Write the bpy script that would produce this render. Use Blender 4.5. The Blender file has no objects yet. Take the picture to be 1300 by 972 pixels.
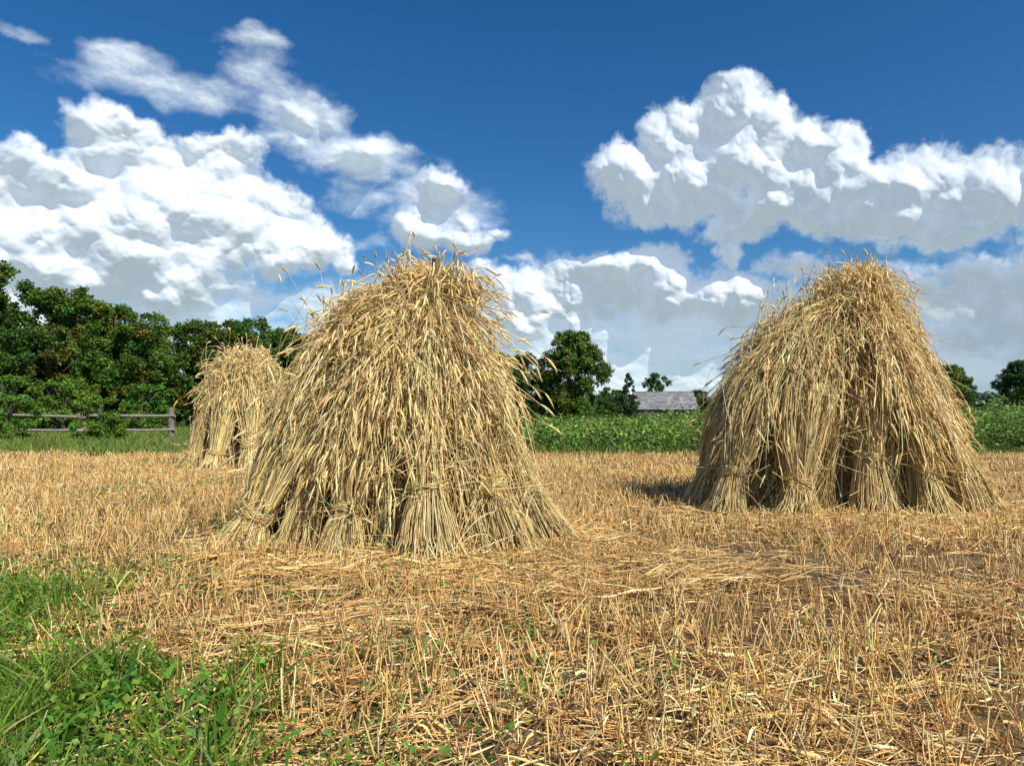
import bpy, math, numpy as np
from mathutils import Vector
rng=np.random.default_rng(7)
scene=bpy.context.scene
EYE=0.95
# ---------------------------------------------------------------- helpers
def nz(v): return v/np.maximum(np.linalg.norm(v,axis=-1,keepdims=True),1e-9)
_tab=np.random.default_rng(3).random((64,64))
def vnoise(x,y):
    x=np.asarray(x,float);y=np.asarray(y,float)
    xi=np.floor(x).astype(int);yi=np.floor(y).astype(int);fx=x-xi;fy=y-yi
    fx=fx*fx*(3-2*fx);fy=fy*fy*(3-2*fy)
    t=lambda a,b:_tab[a%64,b%64]
    return (t(xi,yi)*(1-fx)+t(xi+1,yi)*fx)*(1-fy)+(t(xi,yi+1)*(1-fx)+t(xi+1,yi+1)*fx)*fy
def fbm(x,y): return .5*vnoise(x,y)+.27*vnoise(x*2.1+5,y*2.1+9)+.15*vnoise(x*4.3+1,y*4.3+3)+.08*vnoise(x*9+2,y*9+7)
def gh(x,y):
    near=np.clip(1-(np.hypot(x,y)-18)/10,0,1)
    return (0.05*(fbm(x*1.6,y*1.6)-.5)+0.045*(fbm(x*7,y*7)-.5))*near
class Acc:
    def __init__(s): s.V=[];s.F=[];s.C=[];s.n=0
    def add(s,V,F,C):
        s.V.append(V.reshape(-1,3));s.F.append(F.reshape(-1,4)+s.n);s.C.append(C.reshape(-1,3));s.n+=V.reshape(-1,3).shape[0]
    def arrays(s): return np.concatenate(s.V),np.concatenate(s.F),np.concatenate(s.C)
    def mesh(s,name,mat,smooth=True):
        V,F,C=s.arrays(); return mk_mesh(name,V,F,C,mat,smooth)
def mk_mesh(name,V,F,C,mat,smooth=True):
    me=bpy.data.meshes.new(name)
    me.vertices.add(len(V));me.vertices.foreach_set("co",V.astype(np.float32).ravel())
    me.loops.add(F.size);me.loops.foreach_set("vertex_index",F.astype(np.int32).ravel())
    me.polygons.add(len(F));me.polygons.foreach_set("loop_start",(np.arange(len(F))*4).astype(np.int32))
    me.polygons.foreach_set("use_smooth",np.full(len(F),smooth))
    me.update(calc_edges=True)
    ca=me.color_attributes.new("Col","FLOAT_COLOR","POINT")
    ca.data.foreach_set("color",np.concatenate([C,np.ones((len(C),1))],1).astype(np.float32).ravel())
    me.materials.append(mat); return me
def mk_obj(name,me,parent=None,loc=None):
    o=bpy.data.objects.new(name,me);scene.collection.objects.link(o)
    if parent: o.parent=parent
    if loc is not None:o.location=loc
    return o
def strands(acc,P,R,col,S=3):
    """P (N,K,3) R (N,K) col (N,3) or (N,K,3); S=1 -> flat ribbon"""
    N,K=P.shape[:2]
    T=nz(np.gradient(P,axis=1)); ref=nz(rng.normal(size=(N,1,3)))
    n=nz(np.cross(T,ref)); b=np.cross(T,n)
    if col.ndim==2: col=np.repeat(col[:,None],K,1)
    if S==1:
        V=np.stack([P-R[...,None]*n,P+R[...,None]*n],2); s=2
        idx=np.arange(N*K*2).reshape(N,K,2)
        F=np.stack([idx[:,:-1,0],idx[:,:-1,1],idx[:,1:,1],idx[:,1:,0]],-1)
    else:
        s=S;a=2*np.pi*np.arange(S)/S
        V=P[:,:,None]+R[:,:,None,None]*(np.cos(a)[:,None]*n[:,:,None]+np.sin(a)[:,None]*b[:,:,None])
        idx=np.arange(N*K*S).reshape(N,K,S);r=np.roll(idx,-1,2)
        F=np.stack([idx[:,:-1],r[:,:-1],r[:,1:],idx[:,1:]],-1)
    acc.add(V,F,np.repeat(col[:,:,None],s,2))
PAL=np.array([[.86,.61,.24],[.91,.70,.34],[.70,.46,.165],[.34,.215,.09],[.50,.46,.20],[.94,.78,.44]])
def straw_cols(N,p=(.28,.21,.18,.13,.10,.10)):
    c=PAL[rng.choice(6,N,p=p)]
    return np.clip(c*np.exp(rng.normal(0,.20,(N,1)))*(1+rng.normal(0,.03,(N,3))),.01,.94)
def ears(acc,P0,D,scale=1.0,awns=6,fat=1.0):
    N=len(P0);L=(.085+.03*rng.random((N,1)))*scale
    t=np.linspace(0,1,5)[None,:,None]
    P=P0[:,None]+D[:,None]*L[:,None]*t+np.array([0,0,-1.])*(t**2)*L[:,None]*.35
    R=np.array([.3,.95,1,.8,.15])[None]*(.0068*fat*(0.8+.4*rng.random((N,1))))
    c=np.array([.80,.56,.245])*np.exp(rng.normal(0,.23,(N,1)))
    ck=np.repeat(c[:,None],5,1)*np.array([.8,1.1,.85,1.1,.9])[None,:,None]
    strands(acc,P,R,np.clip(ck,0,.93),4)
    if awns:
        tt=rng.random((N,awns,1))*.8+.15
        A=P0[:,None]+D[:,None]*L[:,None]*tt+np.array([0,0,-1.])*(tt**2)*L[:,None]*.35
        d=nz(D[:,None]*1.6+rng.normal(0,.5,(N,awns,3))+np.array([0,0,-.4]))
        B=A+d*(.03+.035*rng.random((N,awns,1)))*scale
        PP=np.stack([A,B],2).reshape(-1,2,3)
        RR=np.tile(np.array([[.0010*fat,.0003*fat]]),(len(PP),1))
        strands(acc,PP,RR,np.clip(np.repeat(c*1.1,awns,0),0,.93),1)
# ---------------------------------------------------------------- materials
def new_mat(name):
    m=bpy.data.materials.new(name);m.use_nodes=True;nt=m.node_tree;nt.nodes.clear();return m,nt
def lk(nt,a,b): nt.links.new(a,b)
def plant_mat(name,rough=.6,trans=.25,noise_scale=30,spec=.3,namp=.25,objvar=False):
    m,nt=new_mat(name);N=nt.nodes
    at=N.new('ShaderNodeAttribute');at.attribute_name="Col"
    geo=N.new('ShaderNodeTexCoord');no=N.new('ShaderNodeTexNoise');no.inputs['Scale'].default_value=noise_scale;no.inputs['Detail'].default_value=1
    lk(nt,geo.outputs['Object'],no.inputs['Vector'])
    mr=N.new('ShaderNodeMapRange');mr.inputs['To Min'].default_value=1-namp;mr.inputs['To Max'].default_value=1+namp;mr.inputs['From Min'].default_value=.25;mr.inputs['From Max'].default_value=.75
    lk(nt,no.outputs['Fac'],mr.inputs['Value'])
    sc=N.new('ShaderNodeVectorMath');sc.operation='SCALE';lk(nt,at.outputs['Color'],sc.inputs[0]);lk(nt,mr.outputs[0],sc.inputs['Scale'])
    src=sc.outputs[0]
    if objvar:
        oi=N.new('ShaderNodeObjectInfo');rp=N.new('ShaderNodeValToRGB');e=rp.color_ramp.elements
        e[0].color=(.62,.78,.85,1);e[1].color=(1.35,1.12,.9,1);lk(nt,oi.outputs['Random'],rp.inputs[0])
        vm=N.new('ShaderNodeVectorMath');vm.operation='MULTIPLY';lk(nt,src,vm.inputs[0]);lk(nt,rp.outputs[0],vm.inputs[1]);src=vm.outputs[0]
    p=N.new('ShaderNodeBsdfPrincipled');p.inputs['Roughness'].default_value=rough;p.inputs['Specular IOR Level'].default_value=spec
    lk(nt,src,p.inputs['Base Color'])
    o=N.new('ShaderNodeOutputMaterial')
    if trans>0:
        t=N.new('ShaderNodeBsdfTranslucent');lk(nt,src,t.inputs['Color'])
        mx=N.new('ShaderNodeMixShader');mx.inputs[0].default_value=trans
        lk(nt,p.outputs[0],mx.inputs[1]);lk(nt,t.outputs[0],mx.inputs[2]);lk(nt,mx.outputs[0],o.inputs[0])
    else: lk(nt,p.outputs[0],o.inputs[0])
    return m
M_straw=plant_mat("straw",.45,0,40,.4,.12)
M_leaf=plant_mat("foliage",.5,.28,6,.3,.3)
M_tree=plant_mat("tree_foliage",.5,.28,3,.25,.3,True)
M_grass=plant_mat("grass_blades",.45,.3,9,.35,.2)
M_wood=plant_mat("weathered_wood",.85,0,25,.1,.35)
# ---------------------------------------------------------------- stook building
TK=np.array([0,.08,.15,.22,.30,.42,.55,.68,.8,.9,.96,1.0])
def sheaf(acc,B,T,n,out,bulge=.10,sr=.19,tr=.22,wr=.085,sw=.0026,mess=.03,droop=.10,earscale=1.,tie=True,awns=5,mid=.19,fat=1.,tone=1.,wt=.22):
    B=np.array(B,float);T=np.array(T,float);out=nz(np.array(out,float))
    a=rng.random(n)*2*np.pi;rho=np.sqrt(rng.random(n))
    s=rng.uniform(.78,1.05,n);tt=TK[None]*s[:,None]
    r=np.interp(tt,[0,wt*.5,wt,wt+.14,.58,.85,1.1],[sr,sr*.8,wr,mid*.7,mid,tr*1.05,tr*.9])
    ax=nz(T-B);e1=nz(np.cross(ax,[0,1,.2]));e2=np.cross(ax,e1)
    tw=rng.normal(0,.7,n)[:,None]*tt+a[:,None]
    off=(r*rho[:,None])[...,None]*(np.cos(tw)[...,None]*e1+np.sin(tw)[...,None]*e2)
    C=B+(T-B)*tt[...,None]+out*(bulge*np.sin(np.pi*np.clip(tt,0,1)))[...,None]
    P=C+off
    ms=mess*np.where(rng.random(n)<.18,3.2,1.0)
    k=np.clip(tt-wt,0,1)*np.sin(tt*rng.uniform(2,6,(n,1))+rng.random((n,1))*6)
    P+=k[...,None]*rng.normal(0,1,(n,1,3))*ms[:,None,None]*1.6
    P[:,0,:2]+=rng.normal(0,.035,(n,2))
    dq=np.clip((TK-.72)/.28,0,1)**2
    dd=nz(out*.7+nz(off[:,-1])*.9+rng.normal(0,.5,(n,3)));dd[:,2]=-abs(dd[:,2])*.5-.35
    P+=dq[None,:,None]*dd[:,None]*(droop*rng.uniform(.3,1.5,(n,1,1)))
    P[...,2]=np.maximum(P[...,2],.012)
    R=np.repeat((sw*rng.uniform(.75,1.3,(n,1))),len(TK),1)*np.linspace(1.1,.8,len(TK))
    c=np.clip(straw_cols(n)*tone,0,.93)
    strands(acc,P,R,c,3)
    D=nz(P[:,-1]-P[:,-2]+np.array([0,0,-.03])+rng.normal(0,.012,(n,3)))
    ears(acc,P[:,-1],D,earscale,awns,fat)
    m=n//3;i=rng.choice(n,m);kk=rng.integers(2,10,m);P0=P[i,kk]
    L=rng.uniform(.08,.26,(m,1));d=nz(rng.normal(0,.6,(m,3))+out*.5);d2=nz(d+np.array([0,0,-1.6]))
    u=np.linspace(0,1,5)[None,:,None]
    PL=P0[:,None]+d[:,None]*L[:,None]*u*.5+d2[:,None]*L[:,None]*u**2*.6;PL[...,2]=np.maximum(PL[...,2],.01)
    strands(acc,PL,np.array([1,1,.9,.6,.1])[None]*rng.uniform(.002,.0042,(m,1))*fat,straw_cols(m)*tone,1)
    if tie:
        tk=22;th=np.linspace(0,2*np.pi*1.15,20)[None]+rng.normal(0,.2,(tk,1))+rng.random()*6;w=B+(T-B)*wt+out*bulge*math.sin(math.pi*wt)
        tl=nz(ax+rng.normal(0,.13,3));f1=nz(np.cross(tl,[0,1,.2]));f2=np.cross(tl,f1)
        rr=(wr*1.08+rng.uniform(0,.022,(tk,1)))+.005*np.sin(th*7+rng.random((tk,1))*6)
        hz=rng.normal(0,.014,(tk,1))+.014*np.sin(th*3+rng.random((tk,1))*6)
        P=w+rr[...,None]*(np.cos(th)[...,None]*f1+np.sin(th)[...,None]*f2)+tl*hz[...,None]
        P[:,-3:]+=(out*.12+rng.normal(0,.08,(tk,1,3)))*np.array([.2,.6,1.2])[None,:,None]
        strands(acc,P,np.full((tk,20),sw*1.15),straw_cols(tk,(.3,.25,.2,.05,.05,.15))*.92,3)
def drape(acc,B,T,n,out,lo=.25,hi=.7,offs=.2,lat=.22,sw=.0026,bulge=.1,awns=5,fat=1.,inward=.12,conv=.35,slant=0.):
    if n<1:return
    B=np.array(B,float);T=np.array(T,float);out=nz(np.array(out,float));ax=nz(B-T);side=nz(np.cross(ax,out))
    K=10;u=np.linspace(0,1,K)[None];L=rng.uniform(lo,hi,(n,1));t=1.0-L*u**1.1
    lateral=rng.normal(0,lat,(n,1))*(conv+(1-conv)*u)+rng.normal(0,.13,(n,1))*u**2*2+slant*L*u**1.3
    P=B+(T-B)*t[...,None]+out*(bulge*np.sin(np.pi*t))[...,None]
    of=(offs*rng.uniform(.5,1.2,(n,1)))*np.clip(u*2.6,0,1)**.8 - inward*(1-np.clip(u*3,0,1))
    nor=nz(out+np.array([0,0,.35]))
    P=P+nor*of[...,None]+side*lateral[...,None]
    P[...,2]+=.05*np.exp(-((u-.12)/.12)**2)*rng.uniform(.0,1.3,(n,1))
    P+=rng.normal(0,.016,(n,1,3))*np.sin(u*5+rng.random((n,1))*6)[...,None]*1.6
    P[...,2]=np.maximum(P[...,2],.015)
    strands(acc,P,np.full((n,K),sw)*rng.uniform(.75,1.25,(n,1)),straw_cols(n),3)
    D=nz(nz(P[:,-1]-P[:,-2])+rng.normal(0,.28,(n,3))+out*.12)
    ears(acc,P[:,-1],D,1.,awns,fat)
def messy(acc,Bs,Ts,cen,n,sw=.0025,offs=.16,bulge=.1,fat=1.,tmin=.1,tmax=.98,ang=.75,L1=.40):
    i=rng.integers(0,len(Bs),n);B=np.array(Bs)[i];T=np.array(Ts)[i]
    out=B-cen;out[:,2]=0;out=nz(out);t=rng.uniform(tmin,tmax,(n,1))
    C=B+(T-B)*t+out*(offs*rng.uniform(.5,1.15,(n,1))+bulge*np.sin(np.pi*t))
    ax=nz(T-B);side=nz(np.cross(ax,out));C+=side*rng.normal(0,.17,(n,1))
    an=rng.normal(0,ang,(n,1));d=nz(ax*np.cos(an)+side*np.sin(an)+out*rng.normal(0,.13,(n,1)))
    L=rng.uniform(.12,L1,(n,1));u=np.linspace(-1,1,7)[None,:,None]
    P=C[:,None]+d[:,None]*L[:,None]*u+out[:,None]*(-.06*u**2)*rng.uniform(-.6,1.4,(n,1,1))+np.array([0,0,-1])*u**2*.05*rng.uniform(-1,1.5,(n,1,1))
    P[...,2]=np.maximum(P[...,2],.01)
    strands(acc,P,np.full((n,7),sw),straw_cols(n,(.25,.3,.1,.08,.05,.22)),3)
    e=rng.random(n)<.5
    ears(acc,P[e,-1],nz(P[e,-1]-P[e,-2]),1.,5,fat)
def stook(name,cen,bases,topf,n,sw=.0026,bulge=.1,ndr=70,nm=300,awns=5,fat=1.,extra=None,mid=.20,tr=.13,nin=5,offs=.11,nskirt=300,jit=.02,low=.5,xs=9.):
    """bases: (x,y,size,tie,drape_extent)  size scales the sheaf"""
    acc=Acc();cen=np.array(cen,float);Bs=[];Ts=[]
    for (bx,by,sz,tie,dh) in bases:
        bx+=rng.normal(0,jit);by+=rng.normal(0,jit)
        B=np.array([bx,by,0.]);T=np.array(topf(bx,by));out=B-cen;out[2]=0
        Bs.append(B);Ts.append(T);bl=bulge(bx) if callable(bulge) else bulge
        slim=.55 if bx>xs else 1.
        sheaf(acc,B,T,int(n*sz**1.3),out,bulge=bl*rng.uniform(.6,1.4),sw=sw,awns=awns,fat=fat,mid=mid*sz**.5*(.6+.4*slim),tr=tr*rng.uniform(.85,1.2)*(.5+.5*slim),sr=.19*sz,wr=(.095 if tie else .125)*sz,tone=rng.uniform(.86,1.08) if tie else rng.uniform(.7,.92),tie=tie,wt=rng.uniform(.15,.25),mess=rng.uniform(.03,.055)*slim,droop=.10*slim)  # recessed untied sheaves get darker straw, painting in the shade of the gaps
        drape(acc,B,T,int(ndr*rng.uniform(.7,1.5)),out,lo=.10,hi=dh,sw=sw,bulge=bl,awns=awns,fat=fat,offs=offs*slim,lat=.13,slant=rng.normal(0,.4))
        drape(acc,B,T,ndr//2,out,lo=.03,hi=.25,sw=sw,bulge=bl,awns=awns,fat=fat,lat=.09,offs=offs*.7*slim)
    bl=bulge(cen[0]) if callable(bulge) else bulge
    Bs=np.array(Bs);Ts=np.array(Ts)
    j=rng.integers(0,len(Bs),nskirt);j2=(j+1)%len(Bs);f=rng.random((nskirt,1))
    b=Bs[j]*(1-f)+Bs[j2]*f;inn=rng.uniform(.0,.4,(nskirt,1));b=b*(1-inn)+cen*inn;b[:,:2]+=rng.normal(0,.07,(nskirt,2))
    tp=Ts[j]*(1-f)+Ts[j2]*f+rng.normal(0,.1,(nskirt,3));hgt=rng.uniform(.3,.8,(nskirt,1))
    u=np.linspace(0,1,7)[None,:,None];e=b+(tp-b)*hgt+rng.normal(0,.14,(nskirt,3));o2=nz(b-cen)
    P=b[:,None]+(e-b)[:,None]*u+o2[:,None]*np.sin(u*np.pi)*rng.uniform(-.02,.14,(nskirt,1,1))+rng.normal(0,.03,(nskirt,1,3))*np.sin(u*4+rng.random((nskirt,1,1))*6)
    P[...,2]=np.maximum(P[...,2],.012)
    strands(acc,P,np.full((nskirt,7),sw)*rng.uniform(.7,1.3,(nskirt,1)),straw_cols(nskirt),3)
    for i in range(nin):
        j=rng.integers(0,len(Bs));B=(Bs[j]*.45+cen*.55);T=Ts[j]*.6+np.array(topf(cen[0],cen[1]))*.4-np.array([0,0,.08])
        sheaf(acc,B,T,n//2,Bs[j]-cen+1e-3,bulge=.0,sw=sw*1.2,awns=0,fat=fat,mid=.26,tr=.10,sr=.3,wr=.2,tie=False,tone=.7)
    messy(acc,Bs,Ts,cen,nm,sw=sw,bulge=bl,fat=fat,offs=offs*1.2,tmin=.3)
    messy(acc,Bs,Ts,cen,int(nm*low),sw=sw,bulge=bl,fat=fat,offs=offs,tmin=.02,tmax=.4,ang=.8,L1=.3)
    if extra: extra(acc)
    return mk_obj(name,acc.mesh(name,M_straw))
# main stook
mb=[(-1.80,4.54,1.05,True,.5),(-1.44,4.60,.9,False,.8),(-1.12,4.42,.95,True,.85),(-.84,4.56,.85,False,.8),(-.50,4.26,1.2,True,.55),(-.20,4.60,.85,False,.7),(.05,4.52,1.0,True,.5),(.30,4.85,1.0,True,.55),
 (.32,5.35,1,True,.5),(.15,5.8,1,True,.5),(-.4,6.0,1,True,.5),(-1.0,5.9,1,True,.5),(-1.5,5.5,1,True,.5),(-1.78,5.05,.9,True,.6),(-.7,4.8,1.1,False,.5)]
def mtop(bx,by):
    tx=-.66+(.40*(bx+.65) if bx<-.65 else .05*(bx+.65));return (tx,4.98+.06*(by-5.1),1.93-(.48 if tx<-.5 else .6)*abs(tx+.56)-.20*max(0,bx)+rng.uniform(-.08,.05))
def mex(acc):
    for (B,T,o,n,hi,sl) in [((-1.3,4.4,0),(-.78,4.9,1.80),(-.5,-.85,0),170,.7,.2),((-.3,4.35,0),(-.56,4.88,1.92),(.1,-1,0),170,.6,-.2),((-.75,4.35,0),(-.64,4.85,1.88),(-.1,-1,0),190,.75,.4)]:
        drape(acc,B,T,n,o,lo=.08,hi=hi,offs=.12,lat=.11,bulge=.05,slant=sl)
    sheaf(acc,(-.46,4.9,1.38),(-.43,4.9,2.0),190,(.2,-1,0),bulge=0,sr=.08,tr=.08,wr=.07,mid=.075,droop=.18,tie=False)
    sheaf(acc,(-.95,4.9,1.15),(-1.02,4.88,1.68),120,(-.4,-1,0),bulge=0,sr=.09,tr=.09,wr=.07,mid=.085,droop=.18,tie=False)
s1=stook("wheat_stook",(-.68,5.1,0),mb,mtop,560,bulge=lambda x:.06 if x<-.6 else -.02,ndr=80,nm=750,extra=mex,offs=.085,tr=.095,nskirt=560,low=.55,xs=-.1)
# right stook
rb=[(1.92,6.16,1.05,True,.6),(2.20,6.46,.85,False,.6),(2.50,6.02,1.15,True,.5),(2.84,6.36,.9,False,.55),(3.20,6.06,1.1,True,.55),(3.48,6.30,.95,False,.7),(3.72,6.12,1.0,True,.6),(4.10,6.22,1.0,True,.7),(4.40,6.42,.9,True,.7),
 (4.3,6.9,1,True,.5),(3.9,7.3,1,True,.5),(3.3,7.5,1,True,.5),(2.6,7.4,1,True,.5),(2.05,7.1,1,True,.5),(1.84,6.7,.95,True,.5)]
def rtop(bx,by):
    tx=3.21+(.45 if bx<3.05 else .20)*(bx-3.05);return (tx,6.65+.12*(by-6.7),2.24-.78*abs(tx-3.36)+rng.uniform(-.06,.05))
def rex(acc):
    for (B,T,o,n,bu,sl) in [((4.2,6.2,0),(3.25,6.5,2.14),(.7,-.55,.5),380,.09,0),((4.0,6.1,.1),(3.1,6.45,2.06),(.45,-.8,.4),330,.12,.12),((1.95,6.2,0),(3.0,6.5,2.0),(-.7,-.7,.3),120,.22,0)]:
        drape(acc,B,T,n,o,lo=.2,hi=.8,offs=.12,lat=.13,bulge=bu,sw=.003,slant=sl)
    sheaf(acc,(3.38,6.5,1.6),(3.42,6.5,2.30),170,(.2,-1,0),bulge=0,sr=.09,tr=.085,wr=.08,mid=.085,droop=.20,tie=False,sw=.003)
s2=stook("wheat_stook.001",(3.08,6.74,0),rb,rtop,560,sw=.003,bulge=lambda x:.21 if x<2.9 else .07,ndr=75,nm=650,extra=rex,offs=.10,nin=6,nskirt=520,mid=.24,low=.5,tr=.11,xs=4.05)
lb=[(-4.45+.84*math.cos(a),11.3+.8*math.sin(a),1.25,True,.45) for a in np.linspace(0,2*math.pi,10)[:-1]+.35]
def ltop(bx,by): return (-4.42+.20*(bx+4.45),11.3+.18*(by-11.3),1.82+rng.uniform(-.05,.05))
s3=stook("wheat_stook.002",(-4.45,11.3,0),lb,ltop,300,sw=.0045,bulge=.04,ndr=60,nm=140,awns=3,fat=1.5,mid=.2,tr=.15,nskirt=60,nin=2)
pa=Acc();a=np.linspace(0,1,8)[None,:,None]
strands(pa,np.array([[[-.56,4.78,0]]])+a*np.array([.02,0.02,2.03]),np.full((1,8),.028),np.array([[.16,.11,.08]]),8)
mk_obj("support_pole",pa.mesh("support_pole",M_wood),parent=s1)
# ---------------------------------------------------------------- ground
def spaced(lim,n,k):
    u=np.linspace(-1,1,n);return lim*np.sinh(k*u)/np.sinh(k)
gx=spaced(3000,520,8.5);gy=spaced(3000,520,8.5)+6
X,Y=np.meshgrid(gx,gy,indexing='ij');Z=gh(X,Y)
edge=14.5+.9*(fbm(X*.5,X*0+3)-.5)
green_patch=lambda x,y: np.clip(((-.86-.85*(y-2.2))-x+(fbm(x*2.2,y*2.2)-.5)*1.8)/.9,0,1)*np.clip((4.2-y)/1.0,0,1)
fld=np.clip((edge-Y)/.8,0,1)
gm=np.maximum(1-fld,green_patch(X,Y)*(Y<5.5)*.9)
C=np.stack([gm,fbm(X*.4,Y*.4),np.zeros_like(gm)],-1).reshape(-1,3)
idx=np.arange(520*520).reshape(520,520)
F=np.stack([idx[:-1,:-1],idx[1:,:-1],idx[1:,1:],idx[:-1,1:]],-1).reshape(-1,4)
mg,nt=new_mat("field_soil");N=nt.nodes
at=N.new('ShaderNodeAttribute');at.attribute_name="Col";sp=N.new('ShaderNodeSeparateColor');lk(nt,at.outputs['Color'],sp.inputs[0])
tc=N.new('ShaderNodeTexCoord')
def noise(sc,det=6,ro=.6):
    n=N.new('ShaderNodeTexNoise');n.inputs['Scale'].default_value=sc;n.inputs['Detail'].default_value=det;n.inputs['Roughness'].default_value=ro
    lk(nt,tc.outputs['Object'],n.inputs['Vector']);return n
def ramp(src,stops):
    r=N.new('ShaderNodeValToRGB');e=r.color_ramp.elements
    while len(e)<len(stops): e.new(.5)
    for i,(p,c) in enumerate(stops): e[i].position=p;e[i].color=(*c,1)
    lk(nt,src,r.inputs[0]);return r
n1=noise(14,7,.75);soil=ramp(n1.outputs['Fac'],[(.32,(.07,.046,.03)),(.5,(.19,.132,.085)),(.68,(.34,.25,.165))])
n2=noise(2.2,3);n3=noise(60,4,.7)
stw=ramp(n3.outputs['Fac'],[(.35,(.16,.10,.045)),(.55,(.44,.30,.13)),(.72,(.70,.50,.24))])
mk=ramp(n2.outputs['Fac'],[(.42,(.06,)*3),(.62,(.7,)*3)])
mx=N.new('ShaderNodeMix');mx.data_type='RGBA';lk(nt,mk.outputs[0],mx.inputs[0]);lk(nt,soil.outputs[0],mx.inputs[6]);lk(nt,stw.outputs[0],mx.inputs[7])
n4=noise(5,5);grc=ramp(n4.outputs['Fac'],[(.3,(.03,.05,.012)),(.6,(.07,.115,.022)),(.8,(.13,.16,.04))])
mx2=N.new('ShaderNodeMix');mx2.data_type='RGBA';lk(nt,sp.outputs[0],mx2.inputs[0]);lk(nt,mx.outputs[2],mx2.inputs[6]);lk(nt,grc.outputs[0],mx2.inputs[7])
bs=N.new('ShaderNodeBsdfPrincipled');bs.inputs['Roughness'].default_value=.95;bs.inputs['Specular IOR Level'].default_value=.1
lk(nt,mx2.outputs[2],bs.inputs['Base Color'])
bp=N.new('ShaderNodeBump');bp.inputs['Strength'].default_value=1.;bp.inputs['Distance'].default_value=.05;lk(nt,n1.outputs['Fac'],bp.inputs['Height']);lk(nt,bp.outputs[0],bs.inputs['Normal'])
o=N.new('ShaderNodeOutputMaterial');lk(nt,bs.outputs[0],o.inputs[0])
mk_obj("ground",mk_mesh("ground",np.stack([X,Y,Z],-1).reshape(-1,3),F,C,mg))
# ---------------------------------------------------------------- stubble
def wedge(x,y,m=1.5,k=.85): return np.abs(x)<k*y+m
SP=(.28,.17,.24,.16,.06,.09)
def stub_cols(n):
    return np.clip(straw_cols(n,SP)*np.array([1.0,.88,.82]),0,.94)
acc=Acc()
rows=np.arange(-18,18,.15);al=np.arange(.9,15.5,.040)
A,Bq=np.meshgrid(rows,al,indexing='ij');A=A.ravel();Bq=Bq.ravel()
th=math.radians(14);x=A*math.cos(th)-Bq*math.sin(th)*1.0+1.5;y=Bq*math.cos(th)+A*math.sin(th)*.25
x=x+rng.normal(0,.035,x.size);y=y+rng.normal(0,.035,y.size)
ed=14.5+.9*(fbm(x*.5,x*0+3)-.5)
dens=np.clip((fbm(x*1.3+3,y*1.3)-.33)*4.8,0.10,1)*(1-.85*green_patch(x,y))*np.clip(1.25-y/28,.5,1)
k=wedge(x,y)&(y<ed)&(y>.9)&(rng.random(x.size)<dens)
x=x[k];y=y[k]
rep=rng.integers(1,6,x.size);x=np.repeat(x,rep)+rng.normal(0,.012,rep.sum());y=np.repeat(y,rep)+rng.normal(0,.012,rep.sum())
n=len(x);print("stubble",n)
H=rng.uniform(.05,.17,n)*(.65+.7*fbm(x*.8,y*.8));ln=rng.normal(0,.30,(n,2))
u=np.array([0,.5,1.])[None,:,None];b=np.stack([x,y,gh(x,y)-.01],-1)
P=b[:,None]+np.stack([ln[:,0]*H,ln[:,1]*H,H],-1)[:,None]*u;P[:,1,:2]+=rng.normal(0,.004,(n,2))
w=(.0019+.00024*y)*rng.uniform(.7,1.3,n)
tone=(.78+.56*fbm(x*.9+11,y*.9+5))[:,None]
strands(acc,P,np.repeat(w[:,None],3,1),np.clip(stub_cols(n)*tone,0,.95),3)
m=rng.random(n)<.3;b2=P[m,1];q=m.sum();d=nz(rng.normal(size=(q,3))*np.array([1,1,.3]));u=np.linspace(0,1,4)[None,:,None];L=rng.uniform(.03,.11,(q,1,1))
strands(acc,b2[:,None]+d[:,None]*L*u+np.array([0,0,1.])*(.4*u-u**2)*L,np.array([1,1,.7,.1])[None]*(w[m]*1.3)[:,None],np.clip(stub_cols(q)*tone[m],0,.95),1)
stb=mk_obj("stubble",acc.mesh("stubble",M_straw))
acc=Acc()
def loose(n,xs,ys,L0,L1,zmax,wm=1.,shade=1.):
    an=rng.random(n)*np.pi;L=rng.uniform(L0,L1,n);d=np.stack([np.cos(an),np.sin(an)],-1)
    u=np.linspace(-.5,.5,5)[None,:]
    bend=rng.normal(0,.14,(n,1))*(u**2)
    px=xs[:,None]+(d[:,:1]*u-d[:,1:]*bend)*L[:,None];py=ys[:,None]+(d[:,1:]*u+d[:,:1]*bend)*L[:,None]
    z=gh(px,py)+.006+rng.random((n,1))*zmax+u*rng.normal(0,.15,(n,1))*L[:,None]
    P=np.stack([px,py,np.maximum(z,gh(px,py)+.003)],-1)
    w=(.0016+.00022*ys)*wm*rng.uniform(.7,1.3,n)
    tone=(.78+.56*fbm(xs*.9+11,ys*.9+5))[:,None]*shade
    strands(acc,P,np.repeat(w[:,None],5,1),np.clip(stub_cols(n)*tone,0,.95),3)
    m=rng.random(n)<.35
    strands(acc,P[m]+rng.normal(0,.03,(m.sum(),1,3))*np.array([1,1,0]),np.repeat((w[m]*1.7)[:,None],5,1)*np.array([.4,1,1,.8,.2]),np.clip(stub_cols(m.sum())*tone[m],0,.95),1)
def samp(n,y0,y1,pw=1.4):
    y=y0+(y1-y0)*rng.random(n)**pw;x=rng.uniform(-1,1,n)*(.9*y+1.5)
    d=np.clip((fbm(x*1.1+9,y*1.1+4)-.38)*5,.09,1)*(1-.8*green_patch(x,y));k=rng.random(n)<d;return x[k],y[k]
x,y=samp(64000,1.0,14.3);loose(len(x),x,y,.04,.24,.045)
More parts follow.
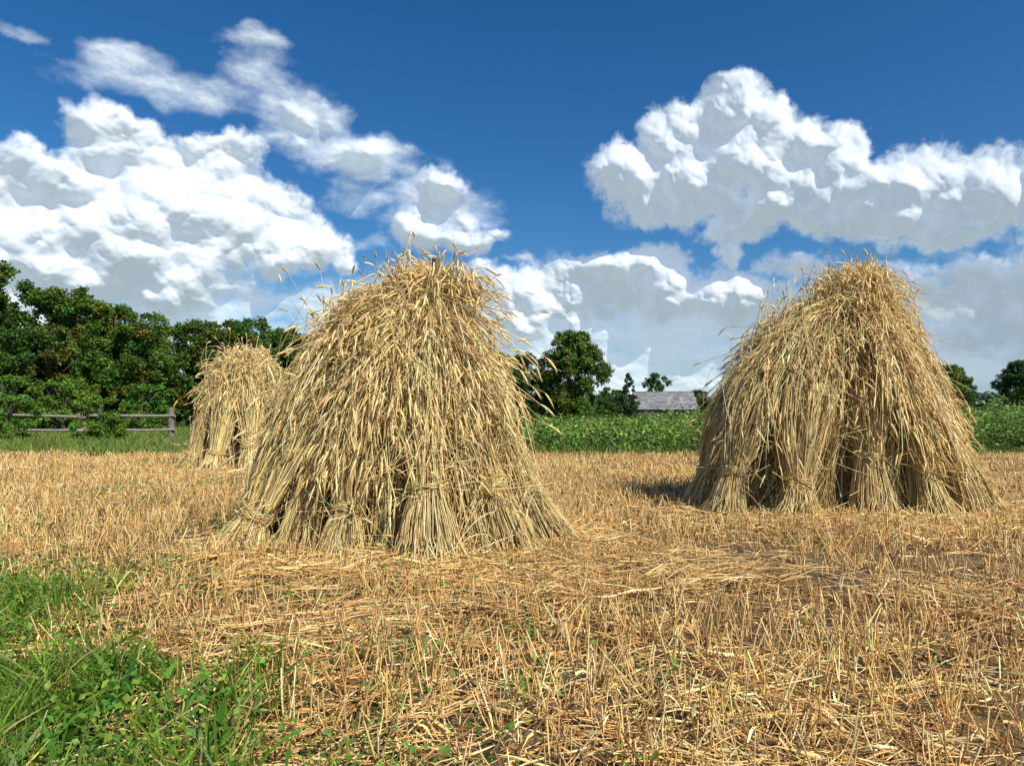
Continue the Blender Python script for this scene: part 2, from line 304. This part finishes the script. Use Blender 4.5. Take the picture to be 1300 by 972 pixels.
for (cx,cy,r,n) in [(-.65,4.7,1.35,4600),(3.1,6.4,1.6,4000),(-4.4,11.,1.3,1000),(.1,3.6,.6,900),(1.0,3.9,.5,500),(-.9,2.9,.4,300),(2.2,3.4,.4,300)]:
    a_=rng.random(n)*2*np.pi;q=np.sqrt(rng.random(n))*r*(1+.15*rng.normal(size=n));loose(n,cx+q*np.cos(a_)*1.1,cy+q*np.sin(a_)*.85,.10,.45,.08,1.,1.05)
mk_obj("loose_straw",acc.mesh("loose_straw",M_straw))
# ---------------------------------------------------------------- greens in the foreground
def blades(acc,x,y,h0,h1,w,cols,lean=.45,hs=1.):
    n=len(x);H=rng.uniform(h0,h1,n)*hs;a=rng.random(n)*2*np.pi;d=np.stack([np.cos(a),np.sin(a),0*a],-1)
    u=np.linspace(0,1,5)[None,:,None];l=rng.uniform(.1,1,n)*lean
    P=np.stack([x,y,gh(x,y)-.01],-1)[:,None]+np.array([0,0,1.])*u*H[:,None,None]*(1-.3*l[:,None,None]*u)+d[:,None]*(u**2)*(H*l)[:,None,None]*1.5
    R=np.array([.8,1,.9,.6,.05])[None]*(w*rng.uniform(.6,1.4,n))[:,None]
    strands(acc,P,R,cols,1)
def gcol(n,base=(.085,.19,.025),v=.25):
    b=np.array(base)*np.exp(rng.normal(0,v,(n,1)));b[:,0]*=np.exp(rng.normal(.1,.25,n));return b
def leaves(acc,P,size,asp,cols,up=.8,out=None):
    n=len(P);no=rng.normal(0,1,(n,3));no[:,2]=abs(no[:,2])+up
    if out is not None:no=no+out*.9
    no=nz(no);t=nz(np.cross(no,rng.normal(size=(n,3))));b=np.cross(no,t)
    s=(size*rng.uniform(.6,1.3,n))[:,None]
    V=np.stack([P-t*s,P-b*s*asp+no*s*.12,P+t*s,P+b*s*asp+no*s*.12],1)
    acc.add(V,np.arange(n*4).reshape(n,4),np.repeat(cols[:,None],4,1))
acc=Acc()
n=120000;y=rng.uniform(1.1,5.2,n);x=rng.uniform(-5.5,.3,n)
g=green_patch(x,y);tuft=np.clip((fbm(x*3.4,y*3.4)-.36)*5,.08,1);k=(rng.random(n)<g*tuft)&wedge(x,y,1.2);x=x[k];y=y[k]
gc=gcol(len(x),(.15,.27,.03),.35);dr=rng.random(len(x))<.07;gc[dr]=np.array([.45,.38,.16])
blades(acc,x,y,.05,.21,.0034,gc,.7,hs=.35+1.25*fbm(x*3.4,y*3.4))
n=26000;y=rng.uniform(1.1,5,n);x=rng.uniform(-5,.8,n);g=green_patch(x,y);k=rng.random(n)<np.maximum(g*(fbm(x*4+2,y*4)>.47),.012);x=x[k];y=y[k]
leaves(acc,np.stack([x,y,gh(x,y)+rng.uniform(.03,.17,len(x))],-1),.013,.75,gcol(len(x),(.15,.32,.035),.3))
mk_obj("grass",acc.mesh("grass",M_grass,False))
acc=Acc();n=260;y=rng.uniform(1.6,3.8,n);x=rng.uniform(-3.2,-.5,n);k=green_patch(x,y)>.4;x=x[k];y=y[k]
for xx,yy in zip(x,y):
    m=rng.integers(5,10);blades(acc,np.full(m,xx),np.full(m,yy),.08,.2,rng.uniform(.007,.013),gcol(m,(.10,.24,.028),.25),.75)
mk_obj("broadleaf_weeds",acc.mesh("broadleaf_weeds",M_grass,False))
acc=Acc();n=4800;y=1.1+8*rng.random(n)**1.3;x=rng.uniform(-1,1,n)*(.9*y+1)
lf=np.clip((.8-x-.2*(y-2))/2.4,.05,1);k=rng.random(n)<lf*np.clip((fbm(x*2+7,y*2)-.39)*6,0,1)*.9;x=x[k];y=y[k]
m=16;xx=np.repeat(x,m)+rng.normal(0,.045,len(x)*m);yy=np.repeat(y,m)+rng.normal(0,.045,len(x)*m)
leaves(acc,np.stack([xx,yy,gh(xx,yy)+rng.uniform(.01,.10,len(xx))],-1),.011,.8,gcol(len(xx),(.13,.27,.04)))
blades(acc,xx[::3],yy[::3],.05,.15,.0022,gcol(len(xx[::3]),(.16,.26,.05)),.6)
mk_obj("clover_weeds",acc.mesh("clover_weeds",M_grass,False))
# ---------------------------------------------------------------- meadow strip
acc=Acc();n=80000;y=14+24*rng.random(n)**1.5;x=-1-rng.random(n)*(y*.95+3)
x=np.where(rng.random(n)<.06,rng.uniform(-1,16,n),x);y=np.where(x>-1,14.0+rng.random(n)*.8,y)
k=(y>13.9+.9*(fbm(x*.5,x*0+3)-.2));x=x[k];y=y[k]
c=gcol(len(x),(.16,.26,.04),.3);dry=rng.random(len(x))<.12;c[dry]=np.array([.40,.36,.14])
blades(acc,x,y,.08,.34,.009,c,.5,hs=.55+.8*fbm(x*.6,y*.6))
mk_obj("meadow_grass",acc.mesh("meadow_grass",M_grass,False))
# ---------------------------------------------------------------- potato crop
acc=Acc()
yy=[];xx=[]
for r in np.arange(14.9,48,.75):
    sx=np.arange(-1,.95*r+5,.36 if r<24 else .6);xx.append(sx+rng.normal(0,.09,sx.size));yy.append(np.full(sx.size,r)+rng.normal(0,.09,sx.size))
x=np.concatenate(xx);y=np.concatenate(yy)
tall=np.clip((x-8.5)/1.5,0,1)*.55
per=np.where(y<18,80,np.where(y<24,36,22));hh=.40+.36*fbm(x*.35,y*.35)+rng.normal(0,.10,len(x))+tall*rng.uniform(.5,1.2,len(x))
X2=np.repeat(x,per);Y2=np.repeat(y,per);H2=np.repeat(hh,per);n=len(X2);print("crop leaves",n)
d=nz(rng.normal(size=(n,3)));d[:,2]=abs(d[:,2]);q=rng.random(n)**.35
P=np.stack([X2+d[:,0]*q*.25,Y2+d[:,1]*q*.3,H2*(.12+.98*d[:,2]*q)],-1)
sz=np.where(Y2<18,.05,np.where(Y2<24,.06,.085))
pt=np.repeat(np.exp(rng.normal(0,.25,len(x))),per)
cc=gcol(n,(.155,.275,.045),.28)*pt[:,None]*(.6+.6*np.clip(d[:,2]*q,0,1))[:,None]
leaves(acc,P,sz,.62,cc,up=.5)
f=rng.random(n)<.006;Pf=P[f]+np.array([0,0,.05]);leaves(acc,Pf,sz[f]*.4,1,np.tile([.75,.75,.7],(f.sum(),1)))
m=1000;wx=rng.uniform(1,34,m);wy=rng.uniform(14.6,36,m);mm=30
X3=np.repeat(wx,mm);Y3=np.repeat(wy,mm);Hh=np.repeat(rng.uniform(.4,.95,m)+np.clip((wx-8.5)/1.5,0,1)*.35,mm);t=rng.random(m*mm)
leaves(acc,np.stack([X3+rng.normal(0,.10,m*mm),Y3+rng.normal(0,.1,m*mm),Hh*t],-1),.05,.35,gcol(m*mm,(.17,.28,.06),.3))
mk_obj("potato_field",acc.mesh("potato_field",M_leaf,False))
# ---------------------------------------------------------------- trees
def tree_arrays(H,cr,seed,nclump=60,per=330,leaf=.13,base=(.050,.105,.018),low=.12,form='round'):
    global rng
    old=rng;rng=np.random.default_rng(seed);acc=Acc()
    K=9;t=np.linspace(0,1,K);wob=np.cumsum(rng.normal(0,.05,(K,2)),0)
    P=np.stack([wob[:,0],wob[:,1],t*H*.86],-1)[None];R=(H*.02*(1-.85*t)+.01)[None]
    bc=np.array([[.13,.10,.07]]);strands(acc,P,R,bc,8)
    cs=[];rs=[]
    for i in range(nclump):
        zt=low+(1-low)*rng.random()**.85
        if form=='round': env=math.sqrt(max(0,1-((zt-.48)/.56)**2))
        else: env=max(.08,(1-zt)**.75)
        a=rng.random()*2*math.pi;q=rng.random()**.40
        r=cr*env*q*(.75+.4*rng.random());rad=rng.uniform(.11,.24)*cr*(1.25 if form=='round' else .8)*(1.15-.5*zt)
        c=np.array([r*math.cos(a),r*math.sin(a),min(zt*H,H-rad*.8)]);cs.append(c);rs.append(rad)
        if i%3==0:
            h0=max(.08*H,c[2]-r*.8-.3);j=np.interp(h0,t*H*.86,wob[:,0]);j2=np.interp(h0,t*H*.86,wob[:,1])
            s=np.linspace(0,1,6)[:,None];b0=np.array([j,j2,h0]);L=b0+(c-b0)*s+np.array([0,0,1])*np.sin(s*np.pi)*.12*r
            strands(acc,L[None],(H*.006*(1-.8*s[:,0])+.006)[None],bc,5)
    for c,rad in zip(cs,rs):
        n=int(per*(rad/(.18*cr))**1.6);d=nz(rng.normal(size=(n,3)));d[:,2]=d[:,2]*.8+.12
        sub=nz(rng.normal(size=(14,3)));w=rng.integers(0,14,n)
        p=c+rad*(.7*sub[w]*rng.uniform(.5,1.35,(14,1))[w]+d*.55*(rng.random((n,1))**.5))
        tone=np.exp(rng.normal(0,.15));cl=np.array(base)*tone*np.exp(rng.normal(0,.28,(n,1)));cl[:,0]*=np.exp(rng.normal(.05,.2))
        leaves(acc,p,leaf,.6,cl,up=.2,out=d)
    rng=old;return acc.arrays()
tm={}
specs={'a':(9,3.4,11,100,330,.105,(.08,.165,.026),.06,'round'),'b':(8,2.9,12,90,330,.10,(.095,.185,.03),.05,'round'),'c':(7,3.0,13,90,330,.095,(.07,.145,.026),.04,'round'),
 'd':(6.6,2.35,14,130,380,.08,(.09,.175,.03),.08,'round'),'e':(5.5,1.7,15,70,200,.085,(.06,.12,.03),.05,'cone'),'s':(1.4,.75,16,40,280,.028,(.16,.28,.035),.04,'round')}
for k_,s in specs.items():
    V,F,C=tree_arrays(*s)
    tm[k_]=(mk_mesh("tree_"+k_,V,F,C,M_tree,False),s[0])
TL=[('a',-40,38,10.5,1.1),('b',-35,37,9.5,1.1),('a',-31.3,38,9.2,1.),('b',-28.2,37,8.9,.95),('c',-26,41,7.6,1.),('a',-24.9,38,7.7,1.),('b',-22.6,39,7.1,1.05),('c',-24,35,5.3,1.1),('c',-21.2,38,5.6,1.),
('b',-21.3,43,6.3,1.),('a',-19.5,44,6.7,1.1),('c',-17.8,42,5.9,1.),('b',-17.6,45,7.1,1.0),('a',-15.6,47,6.6,1.05),('b',-14.0,48,6.3,1.),('c',-15.8,43,5.0,1.1),('c',-13.8,45,5.0,1.1),('a',-12.0,50,5.6,1.),('c',-10,52,5.6,1.),('b',-7.5,54,5.8,1.),('c',-4.5,54,5.6,1.),('a',-2,52,5.6,1.),
('c',.9,50,5.1,.85),('d',4.3,50,6.7,1.0),('b',2.2,54,4.2,.9),('d',-.8,50,5.0,1.),
('e',11.6,68,4.7,1.),('b',10.4,74,3.6,.9),('b',21.0,99,6.5,.85),('c',14.0,90,3.8,.9),('c',26.5,97,4.,1.),('b',31,92,4.2,1.),
('d',38.6,60,5.0,.85),('c',41.0,62,3.6,.9),('d',45.0,60,5.4,1.0),('b',50,62,5.6,1.),('c',42.6,66,3.1,1.),('a',56,64,6.,1.)]
for (k_,x,y,h,w) in TL:
    me,H0=tm[k_];o=mk_obj("conifer_tree" if k_=='e' else "deciduous_tree",me);s=h/H0*1.02
    o.location=(x,y,-.05);o.scale=(s*w,s*w,s);o.rotation_euler=(0,0,rng.random()*6.28)
for (x,y,h,w) in [(-12.1,20,1.45,1.1),(-14.9,20.3,1.45,1.2),(-16.2,21,1.6,1.1),(-19.5,30,2.4,1.2),(-16.5,31,2.2,1.2),(-23,31,2.6,1.3),(-26,30,2.8,1.3),(-13.8,33,2.2,1.3)]:
    o=mk_obj("shrub",tm['s'][0]);s=h/1.4;o.location=(x,y,-.03);o.scale=(s*w,s*w,s);o.rotation_euler=(0,0,rng.random()*6.28)
acc=Acc();n=1500;ang=rng.uniform(-.95,.95,n);dist=rng.uniform(260,330,n)
fx=dist*np.sin(ang);fy=dist*np.cos(ang);fh=5+4.5*fbm(ang*14,ang*0+2)+rng.normal(0,.8,n);m=70
X3=np.repeat(fx,m);Y3=np.repeat(fy,m);H3=np.repeat(fh,m);d=nz(rng.normal(size=(n*m,3)))
P=np.stack([X3+d[:,0]*3,Y3+d[:,1]*3,H3*.5+d[:,2]*H3*.5],-1)
leaves(acc,P,.75,.7,gcol(n*m,(.06,.11,.05),.2),up=.2,out=d)
mk_obj("distant_forest",acc.mesh("distant_forest",M_leaf,False))
# ---------------------------------------------------------------- boxes helper
import bmesh
def box(acc,c,s,col,rot=0,jit=.0,tilt=None):
    c=np.array(c,float);s=np.array(s,float)/2
    bm=bmesh.new();bmesh.ops.create_cube(bm,size=1)
    for v in bm.verts: v.co=Vector((v.co.x*2*s[0],v.co.y*2*s[1],v.co.z*2*s[2]))
    bm.verts.ensure_lookup_table()
    V=np.array([v.co[:] for v in bm.verts]);F=np.array([[v.index for v in f.verts] for f in bm.faces]);bm.free()
    V=V+rng.normal(0,jit,V.shape)
    if tilt is not None:
        ct,st=math.cos(tilt),math.sin(tilt);V=V@np.array([[1,0,0],[0,ct,st],[0,-st,ct]])
    cr,sr=math.cos(rot),math.sin(rot);V=V@np.array([[cr,sr,0],[-sr,cr,0],[0,0,1]])
    acc.add(V+c,F,np.tile(np.array(col)*np.exp(rng.normal(0,.12)),(8,1)))
fe=bpy.data.objects.new("wooden_fence",None);scene.collection.objects.link(fe)
ac=Acc();wd=(.30,.26,.22)
posts=[(-10.9,21.9)]+[(-10.9-2.9*i,21.9+.12*i) for i in range(1,9)]
for i,(px_,py_) in enumerate(posts):
    hgt=1.08 if i==0 else .88+rng.uniform(-.05,.05);r=.10 if i==0 else .05
    P=np.array([[px_,py_,-.1]])+np.linspace(0,1,5)[:,None]*np.array([rng.normal(0,.02),0,hgt+.1])
    strands(ac,P[None],np.array([[1.05,1,.98,.95,.93]])*r,np.array([wd])*(.7 if i==0 else .9),9)
    box(ac,(P[-1,0],py_,hgt),(r*1.5,r*1.5,.012),wd)
mk_obj("posts",ac.mesh("posts",M_wood,False),fe)
ac=Acc()
for i in range(8):
    for z in (.80,.36):
        a0=np.array([posts[i][0]+.15,posts[i][1]-.09,z+rng.normal(0,.02)]);b0=np.array([posts[i+1][0]-.15,posts[i+1][1]-.09,z+rng.normal(0,.03)])
        P=a0+(b0-a0)*np.linspace(0,1,7)[:,None]+np.array([0,0,1])*rng.normal(0,.008,(7,1))
        strands(ac,P[None],np.full((1,7),.042),np.array([wd])*1.15,7)
mk_obj("rails",ac.mesh("rails",M_wood,False),fe)
# barn
bn=bpy.data.objects.new("wooden_barn",None);scene.collection.objects.link(bn)
bx,by,bw,bd=19.9,90,7.2,5.0;ez,rz=1.45,3.55
ac=Acc()
for i in range(36):
    xx_=bx-bw/2+.1+i*.2
    if not (12<=i<=17): box(ac,(xx_,by-bd/2,ez/2),(.19,.05,ez),(.13,.11,.09))
for i in range(25):
    t=(i+.5)/25;yy_=by-bd/2+t*bd;h=ez+(rz-ez)*(1-abs(2*t-1))
    for sx in (-1,1): box(ac,(bx+sx*bw/2,yy_,h/2),(.05,.19,h-.1),(.20,.165,.13))
box(ac,(bx,by+bd/2,ez/2),(bw,.05,ez),(.13,.11,.09))
mk_obj("walls",ac.mesh("walls",M_wood,False),bn)
ac=Acc();box(ac,(bx-.6,by-bd/2+.02,ez/2-.03),(1.15,.04,ez-.1),(.08,.065,.05));mk_obj("door",ac.mesh("door",M_wood,False),bn)
ac=Acc();sl=math.atan2(rz-ez,bd/2);Ls=math.hypot(rz-ez,bd/2)+.35
for sgn in (-1,1):
    for j in range(9):
        for i in range(19):
            f=(j+.5)/9;cy=by+sgn*(bd/2+.28)*(1-f);cz=ez-.22+(rz-ez+.25)*f+.012*(j%2)
            box(ac,(bx-bw/2-.2+i*.42+.02,cy,cz+rng.normal(0,.006)),(.41,Ls/9*1.12,.035),np.array([.23,.23,.235])*rng.uniform(.7,1.2),tilt=-sgn*sl)
box(ac,(bx,by,rz+.04),(bw+.5,.22,.06),(.24,.24,.25))
mk_obj("roof",ac.mesh("roof",M_wood,False),bn)
# ---------------------------------------------------------------- clouds: relief surfaces about 3 km away, lit by the sun plus an added glow
CUM=[(135,180,75,50,1.),(60,260,95,65,1.),(165,290,150,95,1.1),(250,235,90,65,1.),(290,190,40,26,.6),(335,290,85,60,1.),(395,312,45,26,.7),(60,350,120,70,1.),(190,350,150,45,.9),(15,220,60,45,.9),(432,330,20,11,.5),
(385,150,36,26,.25),(445,192,50,18,.22),(555,250,42,34,.6),(545,285,55,24,.6),(605,302,34,12,.4),
(935,132,54,40,1.),(985,150,34,30,.9),(945,180,85,48,1.),(850,168,48,36,.9),(800,215,60,44,1.),(860,240,100,44,1.),(1000,190,70,48,1.),(1070,195,42,46,1.),(1010,255,110,42,1.),(1110,250,80,42,1.),(1180,225,75,50,1.),(1255,240,90,54,1.),(1380,230,110,60,1.),(1190,285,120,32,.8),(950,285,60,20,.7),(932,318,18,24,.6),
(835,328,52,26,1.),(775,352,62,32,.9),(860,372,100,40,1.),(935,375,55,34,.8),(700,375,100,48,.6),(660,326,26,11,.6),(615,352,42,28,.5),(1010,335,60,20,.6),(1090,375,130,40,.7),(1230,390,150,60,.8),(1350,380,120,90,.9),
(-120,260,160,90,1.),(-260,330,160,90,.9),(1560,330,160,90,.9)]
WSP=[(150,62,60,20,.9),(315,40,55,13,.7),(20,32,40,10,.6),(215,108,140,26,.7),(320,85,55,32,.9),(345,125,60,30,.8),(385,150,65,40,1.1),(450,195,95,30,1.2),(450,243,55,20,.7),(465,300,38,10,.6),(555,265,80,50,.9),
(500,395,150,55,.9),(640,410,240,70,1.1),(860,430,260,70,1.3),(1120,430,300,90,1.4),(740,470,300,60,1.2),(240,400,190,60,.9),(60,400,180,70,1.),(1200,480,300,60,1.2),(500,490,500,40,.9),(100,480,400,50,.8)]
st=.00125
AZ,EL=np.meshgrid(np.arange(-.86,.86,st),np.arange(-.004,.60,st),indexing='ij')
def lobes(x,y,L,g=1.):
    acc_=np.zeros_like(x);K=9.
    for (cx,cy,rx,ry,s) in L:
        A_=math.atan((cx-650)/867);E=math.atan((522-cy)/867*math.cos(A_));RX=rx/867*math.cos(A_)**2*g;RY=ry/867*math.cos(A_)*g
        d=((x-A_)/RX)**2+((y-E)/RY)**2
        acc_+=np.exp(K*np.clip(s*(1-d),-4,2))
    return np.log(acc_+1e-9)/K
def puff(x,y,seed):
    r_=np.random.default_rng(seed);jx=r_.random((96,96));jy=r_.random((96,96));rr=r_.random((96,96))
    xi=np.floor(x).astype(int);yi=np.floor(y).astype(int);s=np.zeros_like(x);k=14.
    for dx in (-1,0,1):
        for dy in (-1,0,1):
            a=(xi+dx)%96;c=(yi+dy)%96
            d2=(x-(xi+dx+jx[a,c]))**2+(y-(yi+dy+jy[a,c]))**2;R=.62+.42*rr[a,c]
            q=R*np.clip(1-d2/R**2,0,1)**.62
            s+=np.exp(k*q)
    return np.log(s/9)/k
def fb(x,y,o=6,g=.55):
    s=0;a=1;t=0
    for i in range(o): s=s+a*vnoise(x*2.03**i+i*17.3,y*2.03**i+i*9.1);t+=a;a*=g
    return s/t
def blur(a,k):
    w=np.exp(-.5*(np.arange(-2*k,2*k+1)/k)**2);w/=w.sum()
    for axs in (0,1):
        p=np.pad(a,[(2*k,2*k) if i==axs else (0,0) for i in (0,1)],mode='edge');o_=np.zeros_like(a)
        for i,ww in enumerate(w): o_+=ww*(p[i:i+a.shape[0]] if axs==0 else p[:,i:i+a.shape[1]])
        a=o_
    return a
wx=AZ+.030*(fb(AZ*16,EL*16)-.5)+.016*(fb(AZ*55+9,EL*55,4)-.5);wy=EL+.026*(fb(AZ*16+40,EL*16+7)-.5)+.016*(fb(AZ*55+3,EL*55+8,4)-.5)
Mf=lobes(wx,wy,CUM,1.0)
b1=puff(wx*15,wy*17,1);b2=puff(wx*33+3,wy*37,2);b3=puff(wx*74+7,wy*80,3);b4=puff(wx*160,wy*170,4)
b1-=b1.mean();b2-=b2.mean();b3-=b3.mean();b4-=b4.mean()
fn=fb(AZ*30+5,EL*34,8,.64)-.5
sm=lambda v,a,b:(lambda t:t*t*(3-2*t))(np.clip((v-a)/(b-a),0,1))
hb=Mf+.50*b1+.32*b2+.18*b3
hh_=hb+.14*b4+.95*fn
al_c=sm(hh_,-.22,.46)
Mw=lobes(AZ+.04*(fb(AZ*14,EL*14+3)-.5),EL+.04*(fb(AZ*14+9,EL*14)-.5),WSP);fw=fb(AZ*16+EL*18,EL*34-AZ*8,7,.60)-.5
al_w=sm(Mw+1.7*fw,-.2,1.25)*.88
alpha=1-(1-al_c)*(1-al_w)
hc=np.clip(hb+.25*fn+.05,0,3);fl=fb(AZ*8+3,EL*12,5,.55)-.5
soft=.042*np.sqrt(hc+.06)+.09*fl*al_c+.62*al_c*.052*b1
mid_=.62*al_c*(.022*b2+.018*fn);det=.62*al_c*(.008*b3+.003*b4+.004*fn)+.012*al_w*fw
rel=blur(soft,6)+blur(mid_,3)+blur(det,1)
Rr=3000*(1-rel)
V=np.stack([Rr*np.sin(AZ)*np.cos(EL),Rr*np.cos(AZ)*np.cos(EL),Rr*np.sin(EL)],-1)
na,ne=AZ.shape;idx=np.arange(na*ne).reshape(na,ne)
F=np.stack([idx[:-1,:-1],idx[1:,:-1],idx[1:,1:],idx[:-1,1:]],-1).reshape(-1,4)
av=alpha.ravel();kf=av[F].max(1)>.004;F=F[kf];used=np.unique(F);rm=np.zeros(na*ne,int);rm[used]=np.arange(len(used));F=rm[F]
V=V.reshape(-1,3)[used];C=np.stack([av,al_c.ravel(),np.zeros(av.size)],-1)[used]
mc,nt=new_mat("cloud");N=nt.nodes
at=N.new('ShaderNodeAttribute');at.attribute_name="Col";sp=N.new('ShaderNodeSeparateColor');lk(nt,at.outputs['Color'],sp.inputs[0])
df=N.new('ShaderNodeBsdfDiffuse');df.inputs[0].default_value=(.66,.69,.74,1);tl=N.new('ShaderNodeBsdfTranslucent');tl.inputs[0].default_value=(.66,.69,.74,1)
m1=N.new('ShaderNodeMixShader');m1.inputs[0].default_value=.25;lk(nt,df.outputs[0],m1.inputs[1]);lk(nt,tl.outputs[0],m1.inputs[2])
em=N.new('ShaderNodeEmission');em.inputs[0].default_value=(.78,.88,1,1)
mr=N.new('ShaderNodeMapRange');mr.inputs['To Min'].default_value=.50;mr.inputs['To Max'].default_value=.34;lk(nt,sp.outputs[1],mr.inputs['Value']);lk(nt,mr.outputs[0],em.inputs[1])  # emission added to lift the clouds' shaded sides and brighten thin wisps
ad=N.new('ShaderNodeAddShader');lk(nt,m1.outputs[0],ad.inputs[0]);lk(nt,em.outputs[0],ad.inputs[1])
tp=N.new('ShaderNodeBsdfTransparent');m2=N.new('ShaderNodeMixShader');lk(nt,sp.outputs[0],m2.inputs[0]);lk(nt,tp.outputs[0],m2.inputs[1]);lk(nt,ad.outputs[0],m2.inputs[2])
o=N.new('ShaderNodeOutputMaterial');lk(nt,m2.outputs[0],o.inputs[0])
mk_obj("clouds",mk_mesh("clouds",V,F,C,mc))
# ---------------------------------------------------------------- sun + sky
SUN_EL=math.radians(45);sd=np.array([.66,-.75]);sd=sd/np.linalg.norm(sd)
sun=bpy.data.lights.new("sun","SUN");sun.energy=5.0;sun.angle=math.radians(.5);sun.color=(1,.935,.81)
so=bpy.data.objects.new("sun",sun);scene.collection.objects.link(so)
dirv=Vector((sd[0]*math.cos(SUN_EL),sd[1]*math.cos(SUN_EL),math.sin(SUN_EL)))
so.rotation_euler=dirv.to_track_quat('Z','Y').to_euler();so.location=(20,-20,30)
w=bpy.data.worlds.new("World");scene.world=w;w.use_nodes=True;nt=w.node_tree;nt.nodes.clear();N=nt.nodes
sky=N.new('ShaderNodeTexSky');sky.sky_type='NISHITA';sky.sun_disc=False;sky.sun_elevation=SUN_EL;sky.sun_rotation=math.atan2(sd[0],sd[1]);sky.air_density=1.;sky.dust_density=.8;sky.ozone_density=2.5
hs=N.new('ShaderNodeHueSaturation');hs.inputs['Saturation'].default_value=1.35;lk(nt,sky.outputs[0],hs.inputs['Color'])
gm_=N.new('ShaderNodeMix');gm_.data_type='RGBA';gm_.blend_type='MULTIPLY';gm_.inputs[0].default_value=1;lk(nt,hs.outputs[0],gm_.inputs[6]);gm_.inputs[7].default_value=(.80,1.02,1.15,1)
bg1=N.new('ShaderNodeBackground');bg1.inputs[1].default_value=.095;lk(nt,gm_.outputs[2],bg1.inputs[0])
wo=N.new('ShaderNodeOutputWorld');lk(nt,bg1.outputs[0],wo.inputs[0])
# ---------------------------------------------------------------- camera
cam=bpy.data.cameras.new("camera");cam.lens=24;cam.sensor_width=36;cam.clip_end=6000;cam.clip_start=.05
co=bpy.data.objects.new("camera",cam);scene.collection.objects.link(co);co.location=(0,0,EYE);co.rotation_euler=(math.radians(92.4),0,0);scene.camera=co
scene.view_settings.view_transform='Standard';scene.view_settings.look='None';scene.view_settings.exposure=0;scene.view_settings.gamma=1
print("total verts",sum(len(m.vertices) for m in bpy.data.meshes),"clouds",len(V))
